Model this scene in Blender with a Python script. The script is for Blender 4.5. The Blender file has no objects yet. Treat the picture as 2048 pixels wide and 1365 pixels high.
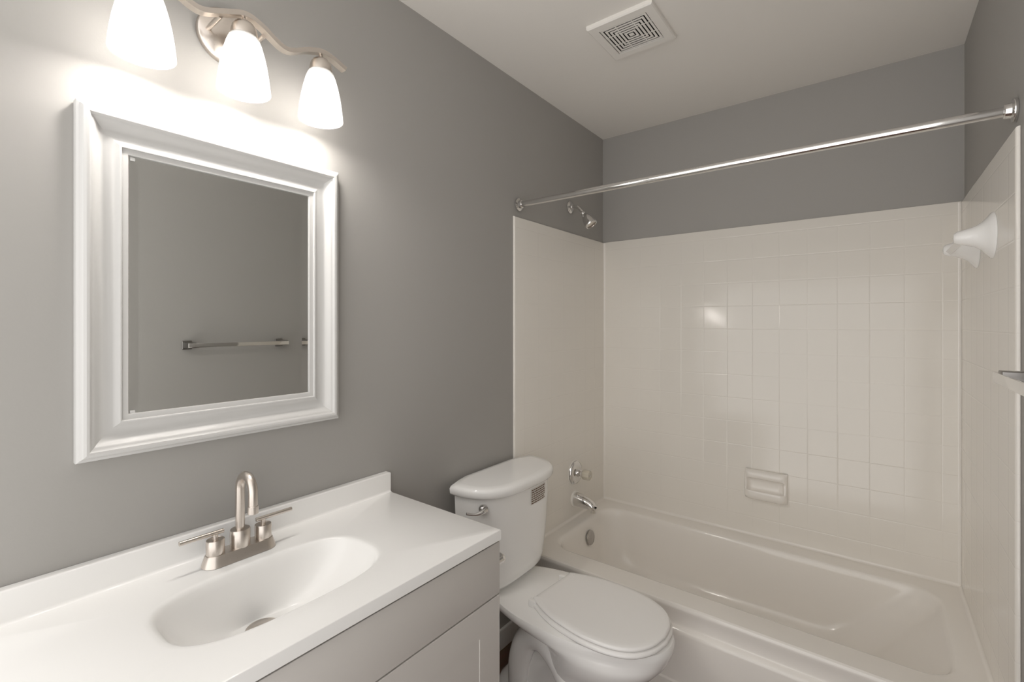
import bpy, bmesh, math, random
from mathutils import Vector, Matrix

sc = bpy.context.scene
COL = sc.collection
R = math.radians
PI = math.pi

# ------------------------------------------------------------------ camera, world, exposure
cam_d = bpy.data.cameras.new('camera')
cam_d.sensor_width = 36.0
cam_d.lens = 934.308 / 2048 * 36.0
cam_d.shift_y = -(682.5 - 648.707) / 2048
cam_d.clip_start = 0.02
cam = bpy.data.objects.new('camera', cam_d)
COL.objects.link(cam)
cam.location = (1.2436, -2.4804, 1.37)
cam.rotation_euler = (R(90), 0, R(37.6384))
sc.camera = cam

world = bpy.data.worlds.new('world')
sc.world = world
world.use_nodes = True

sc.view_settings.view_transform = 'Standard'
sc.view_settings.look = 'None'
sc.view_settings.gamma = 1.0
sc.view_settings.exposure = 0.0
sc.cycles.use_denoising = True
sc.cycles.max_bounces = 12
sc.cycles.diffuse_bounces = 8
sc.cycles.glossy_bounces = 6
sc.cycles.transparent_max_bounces = 12
sc.cycles.sample_clamp_indirect = 6.0
sc.cycles.caustics_reflective = False
sc.cycles.caustics_refractive = False

BULB_POWER = 150.0         # emission of each lamp bulb at the end of its diffuser cap
BULB_SIDE = 0.32           # the share its flanks give off (a capped LED bulb shines mostly forward, here down)
WORLD_FILL = 2.05             # added fill from the world, entering by the end left open behind the camera
SHADE_CLEAR = 0.38         # how much light the frosted shades let straight through

# room, metres: left wall x=0, back wall y=0, camera end y<0
W, H, YF = 1.524, 2.446, -2.52


world.node_tree.nodes['Background'].inputs[0].default_value = (1.0, 0.975, 0.945, 1)
world.node_tree.nodes['Background'].inputs[1].default_value = WORLD_FILL
# added fill weighted to the left and below, to lift ceiling and right wall
_tc = world.node_tree.nodes.new('ShaderNodeTexCoord')
_dot = world.node_tree.nodes.new('ShaderNodeVectorMath')
_dot.operation = 'DOT_PRODUCT'
_dot.inputs[1].default_value = (-0.2, 0.0, -0.3)
_mad = world.node_tree.nodes.new('ShaderNodeMath')
_mad.operation = 'MULTIPLY_ADD'
_mad.inputs[1].default_value = WORLD_FILL
_mad.inputs[2].default_value = WORLD_FILL
world.node_tree.links.new(_tc.outputs['Generated'], _dot.inputs[0])
world.node_tree.links.new(_dot.outputs['Value'], _mad.inputs[0])
world.node_tree.links.new(_mad.outputs[0], world.node_tree.nodes['Background'].inputs['Strength'])

# ------------------------------------------------------------------ materials
def mat(name, color, rough=0.5, metal=0.0, spec=0.5, coat=0.0, noise=0.0, nscale=300.0, trans=0.0):
    m = bpy.data.materials.new(name)
    m.use_nodes = True
    nt = m.node_tree
    b = nt.nodes['Principled BSDF']
    b.inputs['Base Color'].default_value = (*color, 1)
    b.inputs['Roughness'].default_value = rough
    b.inputs['Metallic'].default_value = metal
    b.inputs['Specular IOR Level'].default_value = spec
    b.inputs['Coat Weight'].default_value = coat
    b.inputs['Coat Roughness'].default_value = 0.08
    b.inputs['Transmission Weight'].default_value = trans
    if noise > 0:
        g = nt.nodes.new('ShaderNodeNewGeometry')
        n = nt.nodes.new('ShaderNodeTexNoise')
        n.inputs['Scale'].default_value = nscale
        n.inputs['Detail'].default_value = 3
        bp = nt.nodes.new('ShaderNodeBump')
        bp.inputs['Strength'].default_value = noise
        bp.inputs['Distance'].default_value = 0.001
        nt.links.new(g.outputs['Position'], n.inputs['Vector'])
        nt.links.new(n.outputs['Fac'], bp.inputs['Height'])
        nt.links.new(bp.outputs['Normal'], b.inputs['Normal'])
    return m


def tile_mat(name, color, axis, off_h, pitch_h, off_z, pitch_z, rough):
    """moulded imitation tiles: thin soft grooves in a glossy sheet, a bump of the world position"""
    m = mat(name, color, rough, spec=0.5)
    nt = m.node_tree
    L = nt.links.new
    g = nt.nodes.new('ShaderNodeNewGeometry')
    s = nt.nodes.new('ShaderNodeSeparateXYZ')
    L(g.outputs['Position'], s.inputs[0])

    def mth(op, a, b=None, clamp=False):
        n = nt.nodes.new('ShaderNodeMath')
        n.operation = op
        n.use_clamp = clamp
        for i, v in enumerate((a, b)):
            if v is None:
                continue
            if isinstance(v, (int, float)):
                n.inputs[i].default_value = v
            else:
                L(v, n.inputs[i])
        return n.outputs[0]

    def groove(sock, off, pitch):
        t = mth('DIVIDE', mth('SUBTRACT', sock, off), pitch)
        f = mth('ABSOLUTE', mth('SUBTRACT', mth('FRACT', mth('ADD', t, 0.5)), 0.5))
        d = mth('MULTIPLY', f, pitch)
        u = mth('DIVIDE', d, 0.0034, True)
        return mth('SMOOTH_MIN', u, 1.0)

    hg = groove(s.outputs[axis], off_h, pitch_h)
    zg = groove(s.outputs['Z'], off_z, pitch_z)
    top = mth('GREATER_THAN', s.outputs['Z'], off_z + 0.004)     # plain border above the topmost groove
    hg = mth('MAXIMUM', hg, top)
    low = mth('LESS_THAN', s.outputs['Z'], 0.40)
    hh = mth('MAXIMUM', mth('MINIMUM', hg, zg), low)
    bp = nt.nodes.new('ShaderNodeBump')
    bp.inputs['Strength'].default_value = 0.32
    bp.inputs['Distance'].default_value = 0.0016
    L(hh, bp.inputs['Height'])
    L(bp.outputs['Normal'], nt.nodes['Principled BSDF'].inputs['Normal'])
    return m


def brushed(name, color, rough):
    m = mat(name, color, rough, metal=1.0)
    nt = m.node_tree
    g = nt.nodes.new('ShaderNodeNewGeometry')
    mp = nt.nodes.new('ShaderNodeMapping')
    mp.inputs['Scale'].default_value = (1500, 1500, 200)
    n = nt.nodes.new('ShaderNodeTexNoise')
    n.inputs['Scale'].default_value = 1.0
    r = nt.nodes.new('ShaderNodeMapRange')
    r.inputs['To Min'].default_value = rough - 0.02
    r.inputs['To Max'].default_value = rough + 0.03
    nt.links.new(g.outputs['Position'], mp.inputs['Vector'])
    nt.links.new(mp.outputs['Vector'], n.inputs['Vector'])
    nt.links.new(n.outputs['Fac'], r.inputs['Value'])
    nt.links.new(r.outputs['Result'], nt.nodes['Principled BSDF'].inputs['Roughness'])
    return m


def wood_floor():
    m = mat('wood_floor', (0.2, 0.11, 0.07), 0.45)
    nt = m.node_tree
    g = nt.nodes.new('ShaderNodeNewGeometry')
    mp = nt.nodes.new('ShaderNodeMapping')
    mp.inputs['Rotation'].default_value = (0, 0, R(90))
    br = nt.nodes.new('ShaderNodeTexBrick')
    br.inputs['Scale'].default_value = 1.0
    br.inputs['Brick Width'].default_value = 1.1
    br.inputs['Row Height'].default_value = 0.12
    br.inputs['Mortar Size'].default_value = 0.0015
    br.inputs['Color1'].default_value = (0.20, 0.105, 0.075, 1)
    br.inputs['Color2'].default_value = (0.145, 0.075, 0.055, 1)
    br.inputs['Mortar'].default_value = (0.04, 0.02, 0.015, 1)
    st = nt.nodes.new('ShaderNodeMapping')
    st.inputs['Scale'].default_value = (60, 4, 60)
    n = nt.nodes.new('ShaderNodeTexNoise')
    n.inputs['Scale'].default_value = 1.0
    n.inputs['Detail'].default_value = 6
    mx = nt.nodes.new('ShaderNodeMix')
    mx.data_type = 'RGBA'
    mx.blend_type = 'MULTIPLY'
    mx.inputs['Factor'].default_value = 0.5
    L = nt.links.new
    L(g.outputs['Position'], mp.inputs['Vector'])
    L(mp.outputs['Vector'], br.inputs['Vector'])
    L(g.outputs['Position'], st.inputs['Vector'])
    L(st.outputs['Vector'], n.inputs['Vector'])
    L(br.outputs['Color'], mx.inputs['A'])
    L(n.outputs['Color'], mx.inputs['B'])
    L(mx.outputs['Result'], nt.nodes['Principled BSDF'].inputs['Base Color'])
    return m


def shade_mat():
    m = bpy.data.materials.new('frosted_glass')
    m.use_nodes = True
    nt = m.node_tree
    nt.nodes.clear()
    out = nt.nodes.new('ShaderNodeOutputMaterial')
    tl = nt.nodes.new('ShaderNodeBsdfTranslucent')
    tl.inputs[0].default_value = (0.30, 0.30, 0.295, 1)
    df = nt.nodes.new('ShaderNodeBsdfDiffuse')
    df.inputs[0].default_value = (0.86, 0.86, 0.85, 1)
    tp = nt.nodes.new('ShaderNodeBsdfTransparent')
    a = nt.nodes.new('ShaderNodeMixShader')
    a.inputs[0].default_value = 0.72
    b = nt.nodes.new('ShaderNodeMixShader')
    b.inputs[0].default_value = SHADE_CLEAR
    L = nt.links.new
    L(tl.outputs[0], a.inputs[1])
    L(df.outputs[0], a.inputs[2])
    L(a.outputs[0], b.inputs[1])
    L(tp.outputs[0], b.inputs[2])
    L(b.outputs[0], out.inputs[0])
    return m


def emit_mat(name, color, strength):
    m = bpy.data.materials.new(name)
    m.use_nodes = True
    nt = m.node_tree
    nt.nodes.clear()
    out = nt.nodes.new('ShaderNodeOutputMaterial')
    e = nt.nodes.new('ShaderNodeEmission')
    e.inputs[0].default_value = (*color, 1)
    e.inputs[1].default_value = strength
    nt.links.new(e.outputs[0], out.inputs[0])
    return m


def bulb_mat(name, color, strength, side):
    m = emit_mat(name, color, strength)
    nt = m.node_tree
    L = nt.links.new
    g = nt.nodes.new('ShaderNodeNewGeometry')
    s = nt.nodes.new('ShaderNodeSeparateXYZ')
    L(g.outputs['Normal'], s.inputs[0])
    r_ = nt.nodes.new('ShaderNodeMapRange')
    r_.inputs['From Min'].default_value = 0.0
    r_.inputs['From Max'].default_value = -1.0
    r_.inputs['To Min'].default_value = strength * side
    r_.inputs['To Max'].default_value = strength
    L(s.outputs['Z'], r_.inputs['Value'])
    L(r_.outputs['Result'], [n for n in nt.nodes if n.type == 'EMISSION'][0].inputs['Strength'])
    return m


TUBC = (0.80, 0.77, 0.72)
M = dict(
    wall=mat('grey_wall_paint', (0.38, 0.369, 0.352), 0.62, spec=0.3, noise=0.12, nscale=220),
    ceil=mat('white_ceiling_paint', (0.80, 0.775, 0.74), 0.85, spec=0.2, noise=0.1, nscale=160),
    trim=mat('white_trim_paint', (0.82, 0.81, 0.79), 0.35),
    floor=wood_floor(),
    tile_x=tile_mat('moulded_tile_back', TUBC, 'X', 0.0065, 0.1118, 1.797, 0.1125, 0.13),
    tile_y=tile_mat('moulded_tile_side', TUBC, 'Y', -0.006, 0.112, 1.797, 0.1125, 0.13),
    tub=mat('tub_enamel', (0.84, 0.81, 0.77), 0.12, spec=0.5),
    china=mat('toilet_china', (0.91, 0.905, 0.895), 0.1, spec=0.5),
    plastic=mat('seat_plastic', (0.90, 0.89, 0.88), 0.22),
    marble=mat('cultured_marble', (0.87, 0.865, 0.855), 0.16, spec=0.5),
    cabinet=mat('cabinet_paint', (0.60, 0.575, 0.55), 0.42),
    gap_shade=mat('gap_shade_black', (0.015, 0.013, 0.012), 0.8),  # near-black colour stands in for the shade inside openings
    frame=mat('mirror_frame_paint', (0.60, 0.596, 0.588), 0.3),
    mirror=mat('mirror_silver', (0.86, 0.87, 0.855), 0.0, metal=1.0),
    nickel=brushed('brushed_nickel', (0.66, 0.605, 0.555), 0.28),
    chrome=mat('chrome', (0.78, 0.77, 0.76), 0.06, metal=1.0),
    chrome_dark=mat('chrome_dark_reflection', (0.26, 0.25, 0.24), 0.3, metal=1.0),  # chrome of the towel posts, darkened to paint a dark reflection
    chrome_dim=mat('chrome_grey_reflection', (0.48, 0.46, 0.44), 0.16, metal=1.0),  # chrome of the overflow plate, darkened in colour for the grey it reflects
    acrylic=mat('clear_acrylic', (0.86, 0.80, 0.68), 0.18, spec=0.6, trans=0.35),
    ventp=mat('vent_plastic', (0.80, 0.775, 0.74), 0.5),
    paper=mat('label_paper', (0.70, 0.68, 0.64), 0.6),
    ink=mat('label_ink', (0.16, 0.09, 0.06), 0.7),
    shade=shade_mat(),
    bulb=bulb_mat('bulb_glow', (1.0, 0.95, 0.885), BULB_POWER, BULB_SIDE),
    hose=mat('braided_hose', (0.6, 0.6, 0.6), 0.35, metal=0.8),
    caulk=mat('white_caulk', (0.86, 0.84, 0.8), 0.5),
)

# ------------------------------------------------------------------ helpers
ORG = {}


def NB():
    return bmesh.new()


def thing(name, label, cat, loc=(0, 0, 0), group=None):
    o = bpy.data.objects.new(name, None)
    o.empty_display_size = 0.05
    COL.objects.link(o)
    o.location = loc
    o['label'] = label
    o['category'] = cat
    if group:
        o['group'] = group
    ORG[o.name] = Vector(loc)
    return o


def obj(name, bm, m, parent=None, label=None, sharp=38, smooth=True):
    """link a bmesh (world coordinates) as ONE mesh object, under its parent if it has one"""
    off = Vector((0, 0, 0))
    if parent is not None:
        off = ORG[parent.name]
    bmesh.ops.recalc_face_normals(bm, faces=bm.faces)
    if off.length:
        bmesh.ops.translate(bm, verts=bm.verts, vec=-off)
    me = bpy.data.meshes.new(name)
    bm.to_mesh(me)
    bm.free()
    if smooth:
        me.polygons.foreach_set('use_smooth', [True] * len(me.polygons))
        me.set_sharp_from_angle(angle=R(sharp))
    me.materials.append(M[m] if isinstance(m, str) else m)
    o = bpy.data.objects.new(name, me)
    COL.objects.link(o)
    if parent is not None:
        o.parent = parent
    ORG[o.name] = off
    if label:
        o['label'] = label
    return o


def single(name, bm, m, label, cat, group=None, **k):
    o = obj(name, bm, m, None, **k)
    o['label'] = label
    o['category'] = cat
    if group:
        o['group'] = group
    return o


def struct(name, bm, m, label=None, cat=None):
    o = obj(name, bm, m, smooth=False)
    o['kind'] = 'structure'
    if label:
        o['label'] = label
    if cat:
        o['category'] = cat
    return o


def box(bm, x0, x1, y0, y1, z0, z1, bev=0.0, seg=3, only=None):
    vs = [bm.verts.new(p) for p in ((x0, y0, z0), (x1, y0, z0), (x1, y1, z0), (x0, y1, z0),
                                    (x0, y0, z1), (x1, y0, z1), (x1, y1, z1), (x0, y1, z1))]
    fs = [bm.faces.new([vs[i] for i in q]) for q in ((3, 2, 1, 0), (4, 5, 6, 7), (0, 1, 5, 4),
                                                     (1, 2, 6, 5), (2, 3, 7, 6), (3, 0, 4, 7))]
    if bev > 0:
        es = list({e for f in fs for e in f.edges})
        if only:
            es = [e for e in es if only((e.verts[0].co + e.verts[1].co) / 2)]
        bmesh.ops.bevel(bm, geom=es, offset=bev, segments=seg, affect='EDGES', profile=0.5)
    return bm


def frame_of(axis):
    z = Vector(axis).normalized()
    x = z.orthogonal().normalized()
    return x, z.cross(x), z


def lathe(bm, prof, origin=(0, 0, 0), axis=(0, 0, 1), n=40, caps=True):
    """prof: list of (radius, distance along the axis)"""
    o = Vector(origin)
    x, y, z = frame_of(axis)
    rings = []
    for r, t in prof:
        if r <= 1e-6:
            rings.append([bm.verts.new(o + z * t)])
        else:
            rings.append([bm.verts.new(o + z * t + (x * math.cos(2 * PI * i / n) + y * math.sin(2 * PI * i / n)) * r)
                          for i in range(n)])
    for a, b in zip(rings, rings[1:]):
        for i in range(n):
            j = (i + 1) % n
            q = []
            for v in (a[i % len(a)], a[j % len(a)], b[j % len(b)], b[i % len(b)]):
                if v not in q:
                    q.append(v)
            if len(q) > 2:
                bm.faces.new(q)
    if caps:
        for ring in (rings[0], rings[-1]):
            if len(ring) > 2:
                bm.faces.new(ring)
    return bm


def loft(bm, loops, cap0=True, cap1=True, closed=True):
    """loops: equally long lists of points"""
    L = [[bm.verts.new(p) for p in lp] for lp in loops]
    n = len(L[0])
    for a, b in zip(L, L[1:]):
        for i in range(n if closed else n - 1):
            j = (i + 1) % n
            bm.faces.new((a[i], a[j], b[j], b[i]))
    if cap0:
        bm.faces.new(L[0])
    if cap1:
        bm.faces.new(L[-1])
    return bm


def smooth_path(pts, n=8):
    """Catmull-Rom through the points"""
    P = [Vector(p) for p in pts]
    P = [P[0] * 2 - P[1]] + P + [P[-1] * 2 - P[-2]]
    out = []
    for i in range(1, len(P) - 2):
        p0, p1, p2, p3 = P[i - 1:i + 3]
        for k in range(n):
            t = k / n
            out.append(0.5 * ((2 * p1) + (p2 - p0) * t + (2 * p0 - 5 * p1 + 4 * p2 - p3) * t * t
                              + (3 * p1 - p0 - 3 * p2 + p3) * t ** 3))
    out.append(P[-2])
    return out


def tube(bm, pts, rad, n=20, up=None, cap=True):
    """round tube; rad is a number or one per point"""
    P = [Vector(p) for p in pts]
    rr = rad if isinstance(rad, (list, tuple)) else [rad] * len(P)
    loops = []
    prev = None
    for i, p in enumerate(P):
        t = (P[min(i + 1, len(P) - 1)] - P[max(i - 1, 0)]).normalized()
        if prev is None:
            x = t.orthogonal().normalized()
        else:
            x = (prev - t * prev.dot(t)).normalized()
        prev = x
        y = t.cross(x)
        loops.append([p + (x * math.cos(2 * PI * k / n) + y * math.sin(2 * PI * k / n)) * rr[i] for k in range(n)])
    return loft(bm, loops, cap, cap)


def superloop(cx, cy, z, ax, ay, e=2.5, n=96, ph=0.0):
    pts = []
    for i in range(n):
        t = 2 * PI * i / n + ph
        c, s = math.cos(t), math.sin(t)
        pts.append(Vector((cx + ax * math.copysign(abs(c) ** (2 / e), c), cy + ay * math.copysign(abs(s) ** (2 / e), s), z)))
    return pts


def rect_ring(x0, x1, y0, y1, z, dirs, cx, cy):
    """points of a rectangle seen from (cx,cy) in the directions of dirs, corners snapped"""
    pts = []
    for d in dirs:
        dx, dy = d.x - cx, d.y - cy
        t = min((((x1 if dx > 0 else x0) - cx) / dx) if abs(dx) > 1e-9 else 1e9,
                (((y1 if dy > 0 else y0) - cy) / dy) if abs(dy) > 1e-9 else 1e9)
        pts.append(Vector((cx + dx * t, cy + dy * t, z)))
    for c in ((x0, y0), (x1, y0), (x0, y1), (x1, y1)):
        k = min(range(len(pts)), key=lambda i: (pts[i].x - c[0]) ** 2 + (pts[i].y - c[1]) ** 2)
        pts[k] = Vector((c[0], c[1], z))
    return pts


def rrect(x0, x1, y0, y1, z, r, n=10, m=10):
    """rounded rectangle loop with m points on each side and n in each corner"""
    out = []
    cs = ((x1 - r, y1 - r, 0), (x0 + r, y1 - r, 90), (x0 + r, y0 + r, 180), (x1 - r, y0 + r, 270))
    for k, (cx, cy, a0) in enumerate(cs):
        arc = [Vector((cx + r * math.cos(R(a0 + 90 * i / n)), cy + r * math.sin(R(a0 + 90 * i / n)), z)) for i in range(n + 1)]
        out += arc
        nx, ny, na = cs[(k + 1) % 4]
        b = Vector((nx + r * math.cos(R(na)), ny + r * math.sin(R(na)), z))
        for i in range(1, m):
            out.append(arc[-1].lerp(b, i / m))
    return out


# ------------------------------------------------------------------ the room
T = 0.1
struct('floor', box(NB(), -T, W + T, YF, T, -0.05, 0.0), 'floor')
struct('ceiling', box(NB(), -T, W + T, YF, T, H, H + 0.05), 'ceil')
struct('wall_left', box(NB(), -T, 0, YF, T, 0, H), 'wall')
struct('wall_back', box(NB(), 0, W, 0, T, 0, H), 'wall')
struct('wall_right', box(NB(), W, W + T, YF, T, 0, H), 'wall')
struct('baseboard_left', box(NB(), 0, 0.013, -1.525, -0.80, 0.0, 0.085, 0.004), 'trim')
struct('baseboard_right', box(NB(), W - 0.013, W, YF, -0.88, 0.0, 0.085, 0.004), 'trim')
# ------------------------------------------------------------------ tub surround and bathtub
TR, TF = 0.36, -0.787                    # tub rim height and front
ST, SF, SB = 1.843, -0.862, 0.352       # top, front edge and foot of the surround
b = NB()
box(b, 0.0105, W - 0.0105, -0.008, -0.001, SB + 0.009, ST, 0.003, 2, lambda c: c.z > ST - 0.01 and c.y < -0.004)
sur = thing('tub_surround', 'off-white moulded tile-pattern surround lining the three walls above the bathtub', 'tub surround', (0.76, 0, SB))
obj('back_panel', b, 'tile_x', sur)
for x0, x1, inner in ((0.001, 0.010, 0.010), (W - 0.010, W - 0.001, W - 0.010)):
    b = NB()
    box(b, x0, x1, SF, -0.001, 0.30, ST, 0.0065, 4,
        lambda c: abs(c.x - inner) < 1e-4 and (c.z > ST - 0.01 or c.y < SF + 0.01))
    obj('side_panel', b, 'tile_y', sur)
# soft coves in the two back corners
for sx, ang in ((0.010, 0), (W - 0.010, 1)):
    b = NB()
    r = 0.009
    loops = []
    for z in (TR + 0.0006, ST - 0.004):
        lp = []
        for i in range(9):
            a = R(90 * i / 8)
            dx, dy = r - r * math.sin(a) + 0.0002, r - r * math.cos(a) + 0.0002
            lp.append(Vector((sx + (dx if ang == 0 else -dx), -0.008 - dy, z)))
        loops.append(lp)
    loft(b, loops, False, False, closed=False)
    obj('corner_cove', b, 'tub', sur)

for kind in ('back', 'left', 'right'):
    b = NB()
    r = 0.011
    loops = []
    for e in (0, 1):
        lp = []
        for i in range(9):
            a = R(90 * i / 8)
            d1, d2 = r - r * math.sin(a), r - r * math.cos(a)
            z = TR + 0.0003 + d2
            if kind == 'back':
                lp.append(Vector((0.0106 if e == 0 else W - 0.0106, -0.0083 - d1, z)))
            else:
                x = 0.0103 + d1 if kind == 'left' else W - 0.0103 - d1
                lp.append(Vector((x, -0.0085 if e == 0 else TF + 0.008, z)))
        loops.append(lp)
    loft(b, loops, False, False, closed=False)
    obj('rim_cove', b, 'tub', sur)
tub = thing('bathtub', 'off-white alcove bathtub with a stepped front apron, beside the toilet', 'bathtub', (0.76, TF / 2, 0))
b = NB()
X0, X1, Y0, Y1 = 0.0105, W - 0.0105, TF, -0.0085
N_, M_ = 12, 14
ix0, ix1, iy0, iy1 = 0.078, 1.440, -0.672, -0.105
loops = []
# outer skin: apron foot up to the rim
rc = 0.004
for (dy, z) in ((-0.016, 0.0), (-0.016, 0.088), (-0.011, 0.094), (-0.011, 0.262), (-0.010, 0.270), (-0.006, 0.276), (0.006, 0.284),
                (0.008, 0.290), (0.004, 0.330), (0.0, 0.342), (0.0, 0.350), (0.003, 0.3565), (0.009, TR)):
    loops.append(rrect(X0, X1, Y0 + dy, Y1, z, rc, N_, M_))
# rim and basin
def inner(t, z, r, e0=0.0):
    return rrect(ix0 + t[0], ix1 - t[1], iy0 + t[2], iy1 - t[3], z, r, N_, M_)
loops.append(inner((-0.012, -0.012, -0.014, -0.012), TR, 0.10))
loops.append(inner((-0.005, -0.005, -0.005, -0.004), TR - 0.002, 0.10))
loops.append(inner((0.0, 0.0, 0.0, 0.0), TR - 0.006, 0.10))
loops.append(inner((0.006, 0.008, 0.006, 0.005), TR - 0.016, 0.10))
loops.append(inner((0.010, 0.018, 0.010, 0.008), TR - 0.035, 0.10))
loops.append(inner((0.022, 0.085, 0.020, 0.017), 0.25, 0.115))
loops.append(inner((0.038, 0.165, 0.032, 0.028), 0.16, 0.13))
loops.append(inner((0.050, 0.215, 0.045, 0.040), 0.11, 0.14))
loops.append(inner((0.068, 0.250, 0.062, 0.058), 0.085, 0.145))
loops.append(inner((0.100, 0.295, 0.095, 0.090), 0.068, 0.145))
loops.append(inner((0.150, 0.360, 0.150, 0.145), 0.062, 0.12))
loft(b, loops, True, True)
obj('tub_shell', b, 'tub', tub, sharp=30)
b = NB()
lathe(b, [(0.0, 0.0), (0.033, 0.0), (0.036, 0.003), (0.036, 0.009), (0.032, 0.012), (0.004, 0.0135), (0, 0.0135)],
      (0.097, -0.345, 0.278), (1, 0, 0.13), 36)
ofp = obj('overflow_plate', b, 'chrome_dim', tub, 'round chrome overflow plate')
b = NB()
lathe(b, [(0.0, 0.0), (0.004, 0.0), (0.004, 0.003), (0, 0.0035)], (0.1085, -0.345, 0.262), (1, 0, 0.13), 12)
obj('screw', b, 'nickel', ofp)
b = NB()
lathe(b, [(0.0, 0.0), (0.036, 0.0), (0.036, 0.002), (0.03, 0.004), (0.0, 0.004)], (0.28, -0.385, 0.0615), (0, 0, 1), 32)
obj('tub_drain', b, 'chrome', tub)

# tub spout
b = NB()
sp = thing('tub_spout', 'chrome tub spout low on the left surround, above the overflow plate', 'spout', (0.010, -0.345, 0.455))
path = [(0.016, 0, 0.458), (0.05, 0, 0.455), (0.09, 0, 0.449), (0.118, 0, 0.441), (0.132, 0, 0.434)]
prof = [(0.035, 0.036), (0.0335, 0.0335), (0.029, 0.0275), (0.0235, 0.0215), (0.0165, 0.0145)]
pp = smooth_path([(p[0], p[2], 0) for p in path], 6)
ww = smooth_path([(q[0], q[1], 0) for q in prof], 6)
loops = []
for p, q in zip(pp, ww):
    loops.append([Vector((p.x, -0.345 + q.x * math.cos(a) * 1.0, p.y + q.y * math.sin(a)))
                  for a in [2 * PI * k / 28 for k in range(28)]])
loft(b, loops)
lathe(b, [(0.0, -0.006), (0.0145, -0.006), (0.0155, 0.0), (0.0155, 0.022), (0.0, 0.022)], (0.119, -0.345, 0.4155), (0, 0, 1), 24)
obj('spout_body', b, 'chrome', sp)
b = NB()
lathe(b, [(0.040, 0.0), (0.041, 0.003), (0.0395, 0.010), (0.034, 0.012), (0.0, 0.012)], (0.010, -0.345, 0.458), (1, 0, 0), 32)
obj('collar', b, 'caulk', sp, 'white sealing collar')
b = NB()
lathe(b, [(0.0, 0.0), (0.0065, 0.0), (0.0065, 0.003), (0, 0.003)], (0.1325, -0.345, 0.436), (1, 0, -0.35), 16)
obj('diverter_hole_shade', b, 'gap_shade', sp)  # dark disc, paints the shade of the hole

# shower valve
vt = thing('shower_valve', 'round chrome shower valve with a clear acrylic knob on the left surround', 'valve', (0.010, -0.345, 0.594))
b = NB()
lathe(b, [(0.0, 0.0), (0.061, 0.0), (0.061, 0.004), (0.056, 0.012), (0.043, 0.018), (0.030, 0.020), (0.0, 0.020)], (0.012, -0.345, 0.594), (1, 0, 0), 48)
vp = obj('escutcheon', b, 'chrome', vt)
b = NB()
lathe(b, [(0.0, 0.0), (0.065, 0.0), (0.065, 0.002), (0.060, 0.0025), (0, 0.0025)], (0.010, -0.345, 0.594), (1, 0, 0), 40)
obj('gasket', b, 'caulk', vt, 'thin white sealing ring')
b = NB()
lathe(b, [(0.0, 0.0), (0.020, 0.0), (0.020, 0.014), (0.016, 0.016), (0.016, 0.03), (0.0, 0.03)], (0.032, -0.345, 0.594), (1, 0, 0), 28)
obj('valve_stem', b, 'chrome', vt)
b = NB()
n = 48
loops = []
for r0, t in ((0.016, 0.0), (0.021, 0.002), (0.024, 0.006), (0.024, 0.036), (0.021, 0.041), (0.010, 0.041), (0.009, 0.039)):
    loops.append([Vector((0.060 + t, -0.345 + math.cos(2 * PI * k / n) * r0 * (1 + (0.045 if k % 6 < 3 else -0.03) * (r0 > 0.02)),
                          0.594 + math.sin(2 * PI * k / n) * r0 * (1 + (0.045 if k % 6 < 3 else -0.03) * (r0 > 0.02)))) for k in range(n)])
loft(b, loops)
kn = obj('knob', b, 'acrylic', vt, 'clear acrylic fluted knob')
b = NB()
lathe(b, [(0.0, 0.0), (0.005, 0.0), (0.005, 0.002), (0, 0.002)], (0.0995, -0.345, 0.594), (1, 0, 0), 16)
obj('screw', b, 'chrome', kn)

# shower head
sh = thing('wall_shower', 'chrome shower head on a short bent arm, high on the left wall under the rod', 'shower head', (0, -0.374, 1.977))
b = NB()
lathe(b, [(0.0, 0.0), (0.031, 0.0), (0.032, 0.003), (0.028, 0.008), (0.018, 0.012), (0.013, 0.013), (0, 0.013)], (0.0, -0.374, 1.977), (1, 0, 0), 36)
obj('flange', b, 'chrome', sh)
b = NB()
arm = smooth_path([(0.01, -0.374, 1.977), (0.030, -0.374, 1.977), (0.048, -0.374, 1.969), (0.064, -0.374, 1.952), (0.074, -0.374, 1.938)], 7)
tube(b, arm, 0.0088, 18)
obj('shower_arm', b, 'chrome', sh)
hd = Vector((0.60, 0, -0.80)).normalized()
ho = Vector((0.071, -0.374, 1.942))
b = NB()
lathe(b, [(0.0, 0.0), (0.011, 0.0), (0.012, 0.004), (0.0095, 0.007), (0.012, 0.010), (0.012, 0.014), (0.010, 0.017),
          (0.0145, 0.024), (0.020, 0.034), (0.0265, 0.050), (0.029, 0.064), (0.0295, 0.074), (0.031, 0.078), (0.031, 0.086),
          (0.029, 0.090), (0.025, 0.091)], ho, hd, 40, caps=False)
hb = obj('head_bell', b, 'chrome', sh)
b = NB()
lathe(b, [(0.0255, 0.089), (0.024, 0.0865), (0.012, 0.086), (0.006, 0.089), (0.0, 0.0895)], ho, hd, 36, caps=False)
obj('spray_face', b, 'nickel', hb)

# shower curtain rod
rd = thing('shower_rod', 'long straight chrome shower curtain rod spanning between the left and right walls', 'curtain rod', (0, -0.8225, 1.897))
b = NB()
tube(b, [(0.004, -0.8225, 1.899), (0.4, -0.8225, 1.8985), (0.9, -0.8225, 1.898), (W - 0.004, -0.8225, 1.895)], 0.0125, 28)
obj('rod', b, 'chrome', rd)
for x, d, z in ((0.0, 1, 1.899), (W, -1, 1.895)):
    b = NB()
    lathe(b, [(0.0, 0.0), (0.028, 0.0), (0.0295, 0.003), (0.0285, 0.008), (0.024, 0.009), (0.019, 0.011), (0.0175, 0.022), (0.0150, 0.024), (0.0125, 0.024)],
          (x, -0.8225, z), (d, 0, 0), 36, caps=False)
    obj('rod_flange', b, 'chrome', rd)

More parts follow.
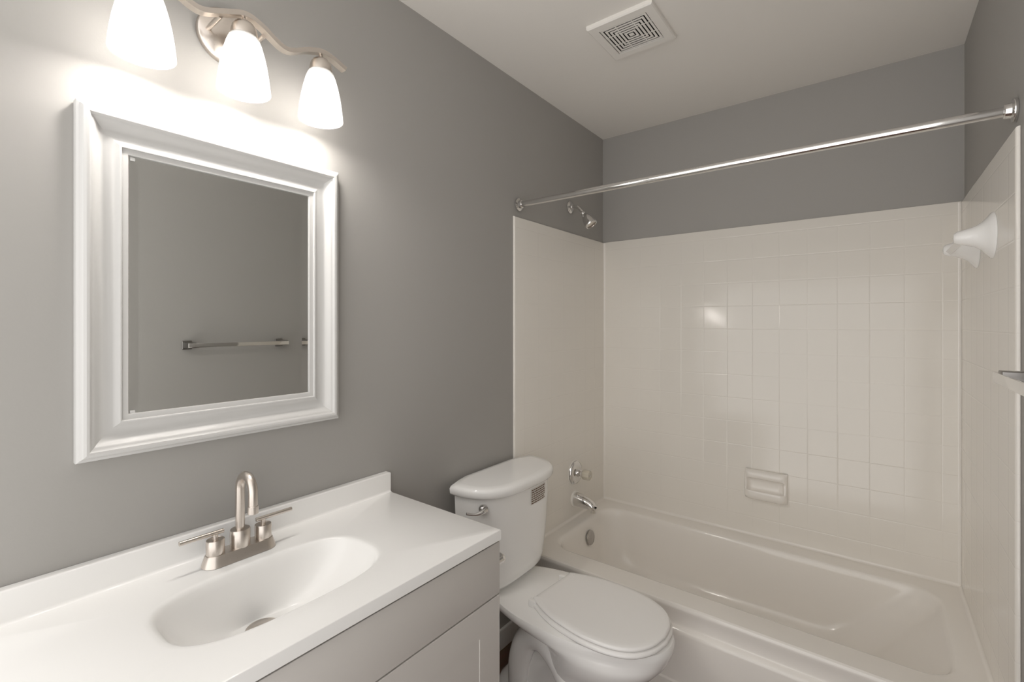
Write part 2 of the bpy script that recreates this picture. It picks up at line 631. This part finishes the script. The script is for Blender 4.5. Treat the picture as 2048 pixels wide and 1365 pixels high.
# soap dish moulded on the back panel
sd = thing('soap_dish', 'off-white moulded soap dish on the back surround above the tub', 'soap dish', (0.848, -0.008, 0.61))
b = NB()
prof = [(0.0, 0.676), (-0.012, 0.680), (-0.026, 0.676), (-0.034, 0.666), (-0.036, 0.654), (-0.031, 0.644), (-0.018, 0.640),
        (-0.006, 0.632), (-0.003, 0.610), (-0.006, 0.590), (-0.020, 0.580), (-0.038, 0.582), (-0.044, 0.588), (-0.048, 0.582),
        (-0.047, 0.566), (-0.040, 0.552), (-0.026, 0.543), (0.0, 0.540)]
pr2 = smooth_path([(p[0], p[1], 0) for p in prof], 3)
xs = [(0.759, 0.0), (0.7592, 0.35), (0.7605, 0.58), (0.764, 0.76), (0.770, 0.90), (0.775, 0.95), (0.780, 0.98), (0.786, 1.0), (0.800, 1.0), (0.896, 1.0), (0.910, 1.0), (0.916, 0.98), (0.921, 0.95), (0.926, 0.90), (0.932, 0.76), (0.9355, 0.58), (0.9368, 0.35), (0.937, 0.0)]
loops = []
for x, s in xs:
    lp = []
    for p in pr2:
        hull = (-0.033 - 0.010 * min(1, max(0, (0.665 - p.y) / 0.08))) * min(1, (max(0, 0.682 - p.y) / 0.012) ** 0.5) * min(1, (max(0, p.y - 0.539) / 0.02) ** 0.5)
        w = min(1, max(0, (min(x - 0.759, 0.937 - x) - 0.006) / 0.020))
        w = w * w * (3 - 2 * w)
        yv = s * ((1 - w) * hull + w * p.x)
        lp.append(Vector((x, -0.0083 + yv, 0.61 + (p.y - 0.61) * (1 if s > 0.9 else 0.985))))
    loops.append(lp)
loft(b, loops, False, False, closed=False)
obj('dish_body', b, 'tub', sd, sharp=50)

# washcloth bar on the right panel
tb = thing('washcloth_bar', 'short square white washcloth bar on flared posts, high on the right surround', 'towel bar', (W - 0.010, -0.48, 1.615))
for yp, zp in ((-0.60, 1.622), (-0.35, 1.618)):
    b = NB()
    lathe(b, [(0.066, 0.0), (0.064, 0.004), (0.052, 0.012), (0.040, 0.022), (0.031, 0.035), (0.025, 0.050), (0.021, 0.064), (0.018, 0.074), (0.012, 0.081), (0, 0.083)],
          (W - 0.0103, yp, zp), (-1, 0, 0), 40, caps=False)
    obj('post', b, 'china', tb)
b = NB()
loops = []
for y in (-0.598, -0.352):
    c = Vector((W - 0.075, y, 1.612))
    loops.append([c + Vector((0.0115 * math.cos(a), 0, 0.0115 * math.sin(a))) for a in (0, PI / 2, PI, 3 * PI / 2)])
loft(b, loops)
obj('square_bar', b, 'plastic', tb)

# ------------------------------------------------------------------ ceiling exhaust fan
vx, vy, hz = 0.546, -0.857, H
fan = thing('exhaust_fan', 'square white exhaust fan grille with concentric square slots on the ceiling', 'exhaust fan', (vx, vy, H))
b = NB()


def sq(bm, h0, h1, zt, zb, ch=0.0):
    """square ring between half sizes h0 (outer) and h1 (inner) from zt down to zb"""
    def lp(h, z):
        return [Vector((vx + sx * h, vy + sy * h, z)) for sx, sy in ((1, 1), (-1, 1), (-1, -1), (1, -1))]
    L = [lp(h0, zt), lp(h0, zb + ch), lp(h0 - ch, zb), lp(h1, zb), lp(h1, zt)]
    V = [[bm.verts.new(p) for p in l] for l in L]
    for a, c in zip(V, V[1:] + V[:1]):
        for i in range(4):
            j = (i + 1) % 4
            bm.faces.new((a[i], a[j], c[j], c[i]))


sq(b, 0.122, 0.0885, H, H - 0.016, 0.004)
obj('cover_frame', b, 'ventp', fan, sharp=20)
hs = 0.0855
for k in range(6):
    b = NB()
    sq(b, hs, hs - 0.0080, H - 0.0136, H - 0.0145, 0.0003)
    obj('grille_ring', b, 'ventp', fan, sharp=20)
    hs -= 0.0128
b = NB()
box(b, vx - hs, vx + hs, vy - hs, vy + hs, H - 0.0145, H - 0.0136, 0.0003)
obj('grille_centre', b, 'ventp', fan)
b = NB()
box(b, vx - 0.0885, vx + 0.0885, vy - 0.0885, vy + 0.0885, H - 0.003, H - 0.001)
obj('opening_shade_panel', b, 'gap_shade', fan)  # dark panel behind the rings, paints the shade seen through the slots
b = NB()
for s in (-1, 1):
    box(b, vx - 0.0885, vx + 0.0885, vy + s * 0.03 - 0.0015, vy + s * 0.03 + 0.0015, H - 0.0137, H - 0.0120)
    box(b, vx + s * 0.03 - 0.0015, vx + s * 0.03 + 0.0015, vy - 0.0885, vy + 0.0885, H - 0.0137, H - 0.0120)
obj('grille_ribs', b, 'ventp', fan)

# ------------------------------------------------------------------ mirror
MY0, MY1, MZ0, MZ1 = -2.2805, -1.7172, 1.098, 1.8075
mir = thing('mirror', 'rectangular wall mirror in a wide white frame above the sink', 'mirror', (0, (MY0 + MY1) / 2, MZ0))
prof = [(0.0005, 0.001), (0.0, 0.004), (0.0, 0.021), (0.001, 0.0235), (0.004, 0.0255), (0.0055, 0.0262), (0.0065, 0.0285), (0.010, 0.0325), (0.0145, 0.0342),
        (0.019, 0.0330), (0.0220, 0.0295), (0.0228, 0.0275), (0.0255, 0.0262), (0.0275, 0.0245), (0.031, 0.0195), (0.037, 0.0140), (0.044, 0.0108), (0.051, 0.0098),
        (0.058, 0.0110), (0.063, 0.0136), (0.0665, 0.0170), (0.0690, 0.0185), (0.0712, 0.0185), (0.0722, 0.0172), (0.0723, 0.0140), (0.0730, 0.0134),
        (0.0800, 0.0134), (0.0832, 0.0128), (0.0842, 0.0110), (0.0842, 0.003), (0.080, 0.001)]
b = NB()
loops = []
for d, x in prof:
    loops.append([Vector((x, MY0 + d, MZ0 + d)), Vector((x, MY1 - d, MZ0 + d)), Vector((x, MY1 - d, MZ1 - d)), Vector((x, MY0 + d, MZ1 - d))])
V = [[b.verts.new(p) for p in l] for l in loops]
for a, c in zip(V, V[1:] + V[:1]):
    for i in range(4):
        j = (i + 1) % 4
        b.faces.new((a[i], a[j], c[j], c[i]))
# sink tiny divisions so the mouldings keep their mitres sharp
obj('frame', b, 'frame', mir, sharp=28)
b = NB()
g0, g1, g2, g3 = MY0 + 0.083, MY1 - 0.083, MZ0 + 0.083, MZ1 - 0.083
bw = 0.019


def grect(d, x):
    return [Vector((x, g0 + d, g2 + d)), Vector((x, g1 - d, g2 + d)), Vector((x, g1 - d, g3 - d)), Vector((x, g0 + d, g3 - d))]


loft(b, [grect(0, 0.004), grect(0, 0.0083), grect(bw, 0.0076)], True, True)
obj('mirror_glass', b, 'mirror', mir, smooth=False)
for z in (g3 - 0.006, g2 + 0.004):
    b = NB()
    box(b, 0.0082, 0.0098, g0 + 0.004, g0 + 0.013, z - 0.005, z + 0.003, 0.001)
    obj('corner_clip', b, 'frame', mir)

# ------------------------------------------------------------------ vanity light
LY, LX = -2.005, 0.098
LS = 0.189
vl = thing('vanity_light', 'wavy brushed nickel three-light fixture with glowing frosted shades above the mirror', 'wall light', (0, LY, 2.06))
b = NB()
lathe(b, [(0.066, 0.0), (0.066, 0.010), (0.063, 0.014), (0.058, 0.0165), (0.050, 0.021), (0.030, 0.026), (0.0, 0.028)], (0.0, LY, 2.063), (1, 0, 0), 56)
obj('wall_plate', b, 'nickel', vl)
# wavy strip
pts = []
for u, z in ((-0.258, 2.066), (-0.225, 2.077), (-0.189, 2.083), (-0.150, 2.070), (-0.0945, 2.046), (-0.04, 2.066), (0, 2.082), (0.036, 2.074), (0.0945, 2.046),
             (0.150, 2.070), (0.189, 2.083), (0.222, 2.079), (0.258, 2.066)):
    pts.append((0, LY + u, z))
pts = smooth_path(pts, 8)
b = NB()
loops = []
for i, p in enumerate(pts):
    t = (pts[min(i + 1, len(pts) - 1)] - pts[max(i - 1, 0)]).normalized()
    nrm = Vector((0, -t.z, t.y))
    w2, h2 = 0.0100, 0.0055
    lp = []
    for sx, sn in ((1, 1), (-1, 1), (-1, -1), (1, -1)):
        lp.append(Vector((LX + sx * w2, p.y, p.z)) + nrm * (sn * h2))
    loops.append(lp)
loft(b, loops)
obj('wavy_bar', b, 'nickel', vl, sharp=30)
for s in (-1, 1):
    b = NB()
    tube(b, [(0.014, LY + s * 0.047, 2.058), (LX - 0.006, LY + s * 0.047, 2.059)], 0.0052, 16)
    obj('support_arm', b, 'nickel', vl)
for k, u in enumerate((-LS, 0.0, LS)):
    yc = LY + u
    b = NB()
    lathe(b, [(0.0, 2.080), (0.0045, 2.080), (0.0045, 2.068), (0.010, 2.0675), (0.019, 2.062), (0.025, 2.053), (0.0278, 2.042), (0.0285, 2.033), (0.0285, 2.028),
              (0.0265, 2.026), (0.014, 2.026), (0.0, 2.026)], (LX, yc, 0), (0, 0, 1), 40)
    cup = obj('socket_cup', b, 'nickel', vl)
    b = NB()
    outer = [(0.0265, 2.034), (0.031, 2.028), (0.0365, 2.014), (0.0425, 1.992), (0.0475, 1.968), (0.0515, 1.942), (0.0540, 1.920), (0.0552, 1.906)]
    innr = [(r - 0.003, z) for r, z in outer]
    lathe(b, outer + [(0.0545, 1.9045), (0.0530, 1.9045)] + innr[::-1], (LX, yc, 0), (0, 0, 1), 56, caps=False)
    obj('lamp_shade', b, 'shade', cup, 'frosted glass bell shade, lit')
    b = NB()
    lathe(b, [(0.0, 2.025), (0.0125, 2.025), (0.0135, 2.004), (0.018, 1.988), (0.025, 1.970), (0.0292, 1.952), (0.0300, 1.940), (0.0285, 1.927), (0.0235, 1.916),
              (0.0150, 1.9085), (0.007, 1.9062), (0.0, 1.9058)], (LX, yc, 0), (0, 0, 1), 40)
    obj('light_bulb', b, 'bulb', cup, 'glowing white bulb')

# ------------------------------------------------------------------ vanity: cabinet, top, faucet
VY0, VY1, VF = -2.472, -1.5295, 0.470
van = thing('vanity_cabinet', 'light grey painted vanity cabinet with a flat false drawer and shaker doors under the sink', 'cabinet', (0, (VY0 + VY1) / 2, 0))
b = NB()
box(b, 0.002, 0.449, VY1 - 0.016, VY1, 0.0, 0.8075, 0.001)
box(b, 0.002, 0.449, VY0, VY0 + 0.016, 0.0, 0.8075, 0.001)
box(b, 0.002, 0.39, VY0 + 0.016, VY1 - 0.016, 0.06, 0.075)
box(b, 0.38, 0.39, VY0 + 0.016, VY1 - 0.016, 0.0, 0.06)
box(b, 0.43, 0.449, VY0 + 0.016, VY1 - 0.016, 0.64, 0.690)
box(b, 0.43, 0.449, VY0 + 0.016, VY1 - 0.016, 0.765, 0.8075)
box(b, 0.43, 0.449, VY0 + 0.016, VY1 - 0.016, 0.06, 0.085)
obj('cabinet_body', b, 'cabinet', van)
b = NB()
box(b, 0.451, VF, VY0 + 0.001, VY1, 0.6655, 0.8005, 0.0015, 2)
obj('drawer_front', b, 'cabinet', van)
ymid = (VY0 + VY1) / 2
for y0, y1 in ((ymid + 0.0015, VY1), (VY0 + 0.001, ymid - 0.0015)):
    b = NB()
    st = 0.078
    loops = [[Vector((x, y0 + d, 0.075 + d)), Vector((x, y1 - d, 0.075 + d)), Vector((x, y1 - d, 0.6615 - d)), Vector((x, y0 + d, 0.6615 - d))]
             for d, x in ((0, 0.451), (0, VF - 0.0012), (0.0012, VF), (st, VF), (st + 0.0006, VF - 0.0022), (st + 0.02, VF - 0.0023))]
    loft(b, loops)
    obj('door', b, 'cabinet', van, sharp=20)

CZ, CX, CY0, CY1 = 0.834, 0.4765, -2.476, -1.532
top = thing('sink_counter', 'white sink counter with a moulded oval basin and short backsplash on the grey cabinet', 'countertop', (0, (CY0 + CY1) / 2, CZ - 0.027))
bcx, bcy, bax, bay, bdz = 0.260, -2.004, 0.1215, 0.2105, 0.130
dcx, dcy = 0.187, -2.004
b = NB()
NN = 128
base = superloop(bcx, bcy, CZ, bax, bay, 3.0, NN)
c0 = Vector((bcx, bcy, 0))
loops = []
rr0 = rect_ring(0.0214, CX, CY0, CY1, CZ - 0.026, base, bcx, bcy)
loops.append(rr0)
loops.append([Vector((p.x, p.y, CZ - 0.003)) for p in rr0])


def inset(ring, d, z):
    out = []
    for p in ring:
        x = min(max(p.x, 0.0214), CX - d)
        y = min(max(p.y, CY0 + d), CY1 - d)
        out.append(Vector((x, y, z)))
    return out


loops.append(inset(rr0, 0.001, CZ - 0.001))
loops.append(inset(rr0, 0.003, CZ))
for s, dz in ((1.06, 0), (1.02, -0.0004), (1.0, -0.0018), (0.985, -0.0042), (0.965, -0.009)):
    loops.append([Vector((bcx + (p.x - bcx) * s, bcy + (p.y - bcy) * s, CZ + dz)) for p in base])
steps = 22
for i in range(1, steps + 1):
    k = (i / steps) ** 0.9
    depth = 0.009 + (bdz - 0.009) * (1 - (1 - k) ** 2.5)
    cx_ = bcx + (dcx - bcx) * k
    cy_ = bcy + (dcy - bcy) * k
    ax_ = bax * 0.965 + (0.042 - bax * 0.965) * k
    ay_ = bay * 0.965 + (0.055 - bay * 0.965) * k
    loops.append(superloop(cx_, cy_, CZ - depth, ax_, ay_, 3.0 - 0.9 * k, NN))
loft(b, loops, False, True)
obj('countertop', b, 'marble', top, 'white moulded top with its oval basin', sharp=32)
b = NB()
box(b, 0.001, 0.0215, CY0, CY1, CZ - 0.026, 0.8955, 0.004, 4, lambda c: c.x > 0.02 and c.z > 0.89 or (c.z > 0.89 and abs(c.y - CY1) < 1e-3))
obj('backsplash', b, 'marble', top)
b = NB()
loops = []
for y in (CY0 + 0.001, CY1 - 0.0008):
    lp = []
    r = 0.007
    for i in range(7):
        a = R(90 * i / 6)
        lp.append(Vector((0.0214 + r - r * math.sin(a), y, CZ - 0.0004 + r - r * math.cos(a))))
    loops.append(lp)
loft(b, loops, False, False, closed=False)
obj('cove_joint', b, 'marble', top)
b = NB()
lathe(b, [(0.0, 0.0), (0.034, 0.0), (0.0345, 0.003), (0.033, 0.005), (0.0265, 0.0055), (0.0265, 0.004), (0.0255, 0.004), (0.0255, 0.0085), (0.024, 0.0095), (0.0, 0.0105)],
      (dcx, dcy, CZ - bdz - 0.002), (0, 0, 1), 48)
obj('drain_stopper', b, 'nickel', top, 'brushed nickel drain stopper')

fx, fy = 0.084, -2.008
fa = thing('sink_faucet', 'brushed nickel gooseneck faucet with two lever handles on the vanity top', 'faucet', (fx, fy, CZ))
b = NB()


def stadium(hl, hw, z, n=14):
    pts = []
    for k in range(n + 1):
        a = R(0 + 180 * k / n)
        pts.append(Vector((fx + hw * math.cos(a), fy + hl - hw + hw * math.sin(a), z)))
    for k in range(n + 1):
        a = R(180 + 180 * k / n)
        pts.append(Vector((fx + hw * math.cos(a), fy - hl + hw + hw * math.sin(a), z)))
    return pts


loft(b, [stadium(0.0785, 0.0265, CZ + 0.0003), stadium(0.079, 0.027, CZ + 0.001), stadium(0.0725, 0.0215, CZ + 0.0225), stadium(0.071, 0.020, CZ + 0.0245)])
obj('base_plate', b, 'nickel', fa)
for s in (-1, 1):
    b = NB()
    hy = fy + s * 0.0515
    lathe(b, [(0.0, 0.0), (0.0182, 0.0), (0.0182, 0.0315), (0.0172, 0.033), (0.0165, 0.033), (0.0155, 0.0315), (0.0, 0.0315)], (fx, hy, CZ + 0.0235), (0, 0, 1), 40)
    hub = obj('handle_hub', b, 'nickel', fa)
    b = NB()
    lathe(b, [(0.0, 0.0), (0.006, 0.0), (0.005, 0.006), (0.0055, 0.014), (0, 0.014)], (fx, hy, CZ + 0.0545), (0, 0, 1), 20)
    zl = CZ + 0.0705
    tube(b, [(fx, hy - s * 0.017, zl), (fx, hy - s * 0.0165, zl), (fx, hy + s * 0.069, zl), (fx, hy + s * 0.0695, zl)], [0.0035, 0.0047, 0.0047, 0.0035], 20)
    obj('lever', b, 'nickel', hub)
b = NB()
lathe(b, [(0.0, 0.0), (0.0208, 0.0), (0.0208, 0.038), (0.0198, 0.0395), (0.013, 0.0395), (0, 0.0395)], (fx, fy, CZ + 0.0235), (0, 0, 1), 40)
obj('spout_base', b, 'nickel', fa)
b = NB()
gr = 0.033
pth = [Vector((fx, fy, CZ + 0.062)), Vector((fx, fy, CZ + 0.10)), Vector((fx, fy, CZ + 0.158))]
for k in range(1, 17):
    a = R(180 - 180 * k / 16)
    pth.append(Vector((fx + gr + gr * math.cos(a), fy, CZ + 0.158 + gr * math.sin(a))))
pth += [Vector((fx + 2 * gr, fy, CZ + 0.14)), Vector((fx + 2 * gr, fy, CZ + 0.122))]
tube(b, pth, 0.0098, 24)
obj('gooseneck_spout', b, 'nickel', fa)
b = NB()
lathe(b, [(0.0095, 0.0), (0.0112, 0.001), (0.0112, 0.017), (0.010, 0.0185), (0.0095, 0.018)], (fx + 2 * gr, fy, CZ + 0.113), (0, 0, 1), 28, caps=True)
obj('aerator', b, 'nickel', fa)

# small chrome holder on the cabinet side
ph = thing('toilet_paper_holder', 'small empty chrome toilet paper holder on the cabinet side facing the toilet', 'paper holder', (0.42, VY1, 0.713))
b = NB()
lathe(b, [(0.022, 0.0), (0.022, 0.004), (0.017, 0.009), (0.010, 0.012), (0.0, 0.012)], (0.425, VY1, 0.713), (0, 1, 0), 28)
obj('mounting_plate', b, 'chrome', ph)
b = NB()
tube(b, smooth_path([(0.425, VY1 + 0.008, 0.713), (0.425, VY1 + 0.050, 0.713), (0.424, VY1 + 0.068, 0.713), (0.412, VY1 + 0.076, 0.713), (0.39, VY1 + 0.077, 0.713), (0.28, VY1 + 0.077, 0.713)], 6), 0.0085, 18)
obj('bar', b, 'chrome', ph)

# ------------------------------------------------------------------ toilet
TY = -1.045
toi = thing('toilet', 'white two-piece toilet with its lid closed, between the vanity and the bathtub', 'toilet', (0.3, TY, 0))


def dshape(hw, back, front, z, n=64, e=2.6, corner=0.03):
    """tank plan: straight back, bowed front"""
    pts = []
    depth = front - back
    for i in range(n):
        t = -PI / 2 + PI * i / (n - 1)
        c, s = math.cos(t), math.sin(t)
        px = back + corner + (depth - corner) * abs(c) ** (2 / e)
        py = TY + hw * math.copysign(abs(s) ** (2 / 3.2), s)
        pts.append(Vector((px, py, z)))
    m = 10
    for i in range(1, m):       # back, slightly rounded corners
        y = hw * (1 - 2 * i / m)
        pts.append(Vector((back + (corner * 0.35 if i in (1, m - 1) else 0.0), TY + y * (0.985 if i in (1, m - 1) else 1), z)))
    return pts


b = NB()
loft(b, [dshape(0.120, 0.06, 0.150, 0.3838), dshape(0.178, 0.05, 0.165, 0.400), dshape(0.192, 0.042, 0.182, 0.405), dshape(0.201, 0.036, 0.194, 0.420), dshape(0.208, 0.032, 0.202, 0.450),
         dshape(0.220, 0.028, 0.212, 0.55), dshape(0.229, 0.026, 0.218, 0.68), dshape(0.232, 0.025, 0.220, 0.764)])
tank = obj('tank', b, 'china', toi, sharp=50)
b = NB()
loft(b, [dshape(0.236, 0.022, 0.226, 0.757), dshape(0.243, 0.018, 0.236, 0.759), dshape(0.247, 0.0165, 0.240, 0.765), dshape(0.248, 0.016, 0.241, 0.782),
         dshape(0.244, 0.018, 0.237, 0.790), dshape(0.236, 0.024, 0.229, 0.7945), dshape(0.21, 0.04, 0.205, 0.7955)])
obj('tank_lid', b, 'china', toi, sharp=50)
# flush lever
b = NB()
lvx, lvy = 0.163, TY - 0.200
lathe(b, [(0.017, 0.0), (0.017, 0.006), (0.014, 0.012), (0.0, 0.014)], (lvx, lvy, 0.723), (1, -0.6, 0), 28)
hdl = smooth_path([(lvx + 0.014, lvy - 0.006, 0.723), (lvx + 0.016, lvy - 0.024, 0.721), (lvx + 0.004, lvy - 0.048, 0.718), (lvx - 0.012, lvy - 0.072, 0.724)], 6)
tube(b, hdl, [0.012 - 0.0075 * min(1, i / (len(hdl) - 1) * 1.5) for i in range(len(hdl))], 18)
obj('flush_lever', b, 'chrome', toi, 'chrome flush lever')
# warning label with rows of small print
b = NB()
lx0 = lambda y: 0.2208 - 0.9 * abs(y - TY) ** 2.6
ly0, ly1, lz0, lz1 = -1.035, -0.930, 0.682, 0.742


def on_tank(y, z, lift):
    # front surface of the tank at this height, from the same plan curve
    t = (z - 0.68) / 0.084
    hw, fr, bk = 0.229 + 0.003 * t, 0.218 + 0.002 * t, 0.026
    s = min(1, (abs(y - TY) / hw)) ** 1.6
    c = math.sqrt(max(0, 1 - s * s))
    return Vector((bk + 0.03 + (fr - bk - 0.03) * c ** (2 / 2.6) + lift, y, z))


def patch(bm, y0, y1, z0, z1, lift, n=8):
    a = [[bm.verts.new(on_tank(y0 + (y1 - y0) * i / n, z, lift)) for i in range(n + 1)] for z in (z0, z1)]
    for i in range(n):
        bm.faces.new((a[0][i], a[0][i + 1], a[1][i + 1], a[1][i]))


patch(b, ly0, ly1, lz0, lz1, 0.0012)
lab = obj('warning_label', b, 'paper', toi, 'small printed label under the tank lid')
b = NB()
random.seed(4)
for k in range(7):
    z = lz1 - 0.0055 - k * 0.0083
    y = ly0 + 0.004
    while y < ly1 - 0.008:
        L = random.uniform(0.008, 0.02)
        e = min(y + L, ly1 - 0.003)
        patch(b, y, e, z - 0.0021, z + 0.0021, 0.0016, 2)
        y = e + 0.0022
obj('printed_text', b, 'ink', lab)


def egg(z, back, tip, hw, n=72, e=2.2, eb=3.2, hwb=None, mid=0.45):
    """bowl plan: egg with a square back end; hwb: half width at the back"""
    pts = []
    xm = back + (tip - back) * mid
    for i in range(n):
        t = 2 * PI * i / n
        c, s = math.cos(t), math.sin(t)
        if c >= 0:
            x = xm + (tip - xm) * abs(c) ** (2 / e)
            y = hw * math.copysign(abs(s) ** (2 / e), s)
        else:
            x = xm + (back - xm) * abs(c) ** (2 / eb)
            y = hw * math.copysign(abs(s) ** (2 / eb), s)
            if hwb:
                k = (xm - x) / (xm - back)
                k = k * k * (3 - 2 * k)
                y *= (1 - k) + k * hwb / hw
        pts.append(Vector((x, TY + y, z)))
    return pts


b = NB()
loft(b, [egg(0.0, 0.10, 0.60, 0.112, hwb=0.095), egg(0.012, 0.10, 0.602, 0.113, hwb=0.095), egg(0.03, 0.105, 0.590, 0.098, hwb=0.075), egg(0.06, 0.13, 0.575, 0.082, hwb=0.06),
         egg(0.12, 0.17, 0.580, 0.082, hwb=0.06), egg(0.17, 0.24, 0.610, 0.100, hwb=0.07), egg(0.22, 0.30, 0.655, 0.130, hwb=0.09), egg(0.27, 0.32, 0.705, 0.158, hwb=0.11),
         egg(0.31, 0.30, 0.738, 0.172, hwb=0.12), egg(0.330, 0.24, 0.748, 0.178, hwb=0.130), egg(0.345, 0.10, 0.754, 0.182, hwb=0.140), egg(0.358, 0.05, 0.758, 0.1845, hwb=0.144), egg(0.373, 0.045, 0.758, 0.185, hwb=0.146),
         egg(0.381, 0.05, 0.754, 0.182, hwb=0.142), egg(0.3835, 0.065, 0.743, 0.172, hwb=0.132)])
# trapway rolls showing on both flanks
for s in (-1, 1):
    path = smooth_path([(0.50, TY + s * 0.070, 0.04), (0.455, TY + s * 0.082, 0.14), (0.40, TY + s * 0.082, 0.23), (0.335, TY + s * 0.078, 0.272), (0.270, TY + s * 0.076, 0.25),
                        (0.235, TY + s * 0.078, 0.17), (0.225, TY + s * 0.078, 0.08), (0.22, TY + s * 0.074, 0.01)], 6)
    tube(b, path, [0.030 + 0.014 * math.sin(PI * i / (len(path) - 1)) for i in range(len(path))], 20)
obj('bowl', b, 'china', toi, sharp=50)
# seat and lid, sitting a little askew on the bowl
HALF = smooth_path([(0.3126, 0.100, 0), (0.3130, 0.112, 0), (0.36, 0.135, 0), (0.40, 0.150, 0), (0.45, 0.161, 0), (0.51, 0.167, 0), (0.56, 0.1675, 0), (0.62, 0.158, 0),
                    (0.67, 0.138, 0), (0.705, 0.108, 0), (0.731, 0.060, 0), (0.741, 0.0, 0)], 6)
SKEW = R(-4.5)


def seat_ring(z, grow):
    pts = [(p.x, p.y) for p in HALF] + [(p.x, -p.y) for p in HALF[-2::-1]]
    pts += [(0.3124, -0.05), (0.3124, 0.0), (0.3124, 0.05)]
    out = []
    for x, y in pts:
        d = Vector((x - 0.54, y, 0))
        L = d.length
        d *= (L + grow) / L
        out.append(Vector((0.54 + d.x * math.cos(SKEW) - d.y * math.sin(SKEW), TY + d.x * math.sin(SKEW) + d.y * math.cos(SKEW), z)))
    return out


b = NB()
loft(b, [seat_ring(0.3850, -0.002), seat_ring(0.3860, 0.005), seat_ring(0.3915, 0.0085), seat_ring(0.3975, 0.006), seat_ring(0.4000, -0.001), seat_ring(0.4002, -0.012)])
obj('seat', b, 'plastic', toi, sharp=60)
b = NB()
loft(b, [seat_ring(0.4030, -0.006), seat_ring(0.4036, -0.001), seat_ring(0.4070, 0.001), seat_ring(0.4115, -0.001), seat_ring(0.4140, -0.005), seat_ring(0.4155, -0.02), seat_ring(0.4163, -0.06)])
obj('seat_lid', b, 'plastic', toi, sharp=60)
for s in (-1, 1):
    b = NB()
    box(b, 0.292, 0.322, TY + s * 0.100 - 0.009, TY + s * 0.100 + 0.009, 0.3836, 0.4080, 0.003)
    obj('hinge', b, 'plastic', toi)
for s in (-1, 1):
    b = NB()
    lathe(b, [(0.011, 0.0), (0.011, 0.008), (0.007, 0.014), (0.0, 0.015)], (0.33, TY + s * 0.098, 0.012), (0, 0, 1), 20)
    obj('bolt_cap', b, 'china', toi)

# supply valve behind the bowl
sv = thing('shutoff_valve', 'small chrome water shutoff valve low on the left wall behind the toilet', 'valve', (0, -1.20, 0.16))
b = NB()
lathe(b, [(0.026, 0.0), (0.026, 0.003), (0.010, 0.008), (0.008, 0.010), (0.008, 0.05), (0.011, 0.05), (0.011, 0.075), (0.0, 0.075)], (0.0, -1.20, 0.16), (1, 0, 0), 24)
obj('valve_body', b, 'chrome', sv)
b = NB()
lathe(b, [(0.007, 0.0), (0.007, 0.02), (0.016, 0.022), (0.016, 0.030), (0.0, 0.032)], (0.062, -1.20, 0.16), (0, -1, 0), 20)
obj('valve_handle', b, 'chrome', sv)
b = NB()
tube(b, smooth_path([(0.062, -1.20, 0.165), (0.062, -1.20, 0.22), (0.066, -1.212, 0.30), (0.07, -1.222, 0.36), (0.075, -1.222, 0.398)], 6), 0.006, 14)
obj('supply_hose', b, 'hose', sv)

# ------------------------------------------------------------------ towel bar on the right wall
tw = thing('towel_bar', 'flat chrome towel bar on square posts on the right wall near the camera', 'towel bar', (W, -1.37, 1.262))
ya, yb = -1.612, -1.150
zc = 1.2635
for y in (ya, yb):
    b = NB()
    box(b, W - 0.008, W, y - 0.022, y + 0.022, zc - 0.022, zc + 0.022, 0.003)
    box(b, W - 0.079, W - 0.004, y - 0.018, y + 0.018, zc - 0.013, zc + 0.0135, 0.002)
    obj('post', b, 'chrome_dark', tw)
b = NB()
box(b, W - 0.087, W - 0.0795, ya - 0.019, yb + 0.019, zc - 0.011, zc + 0.0105, 0.0015)
obj('rail', b, 'chrome', tw)
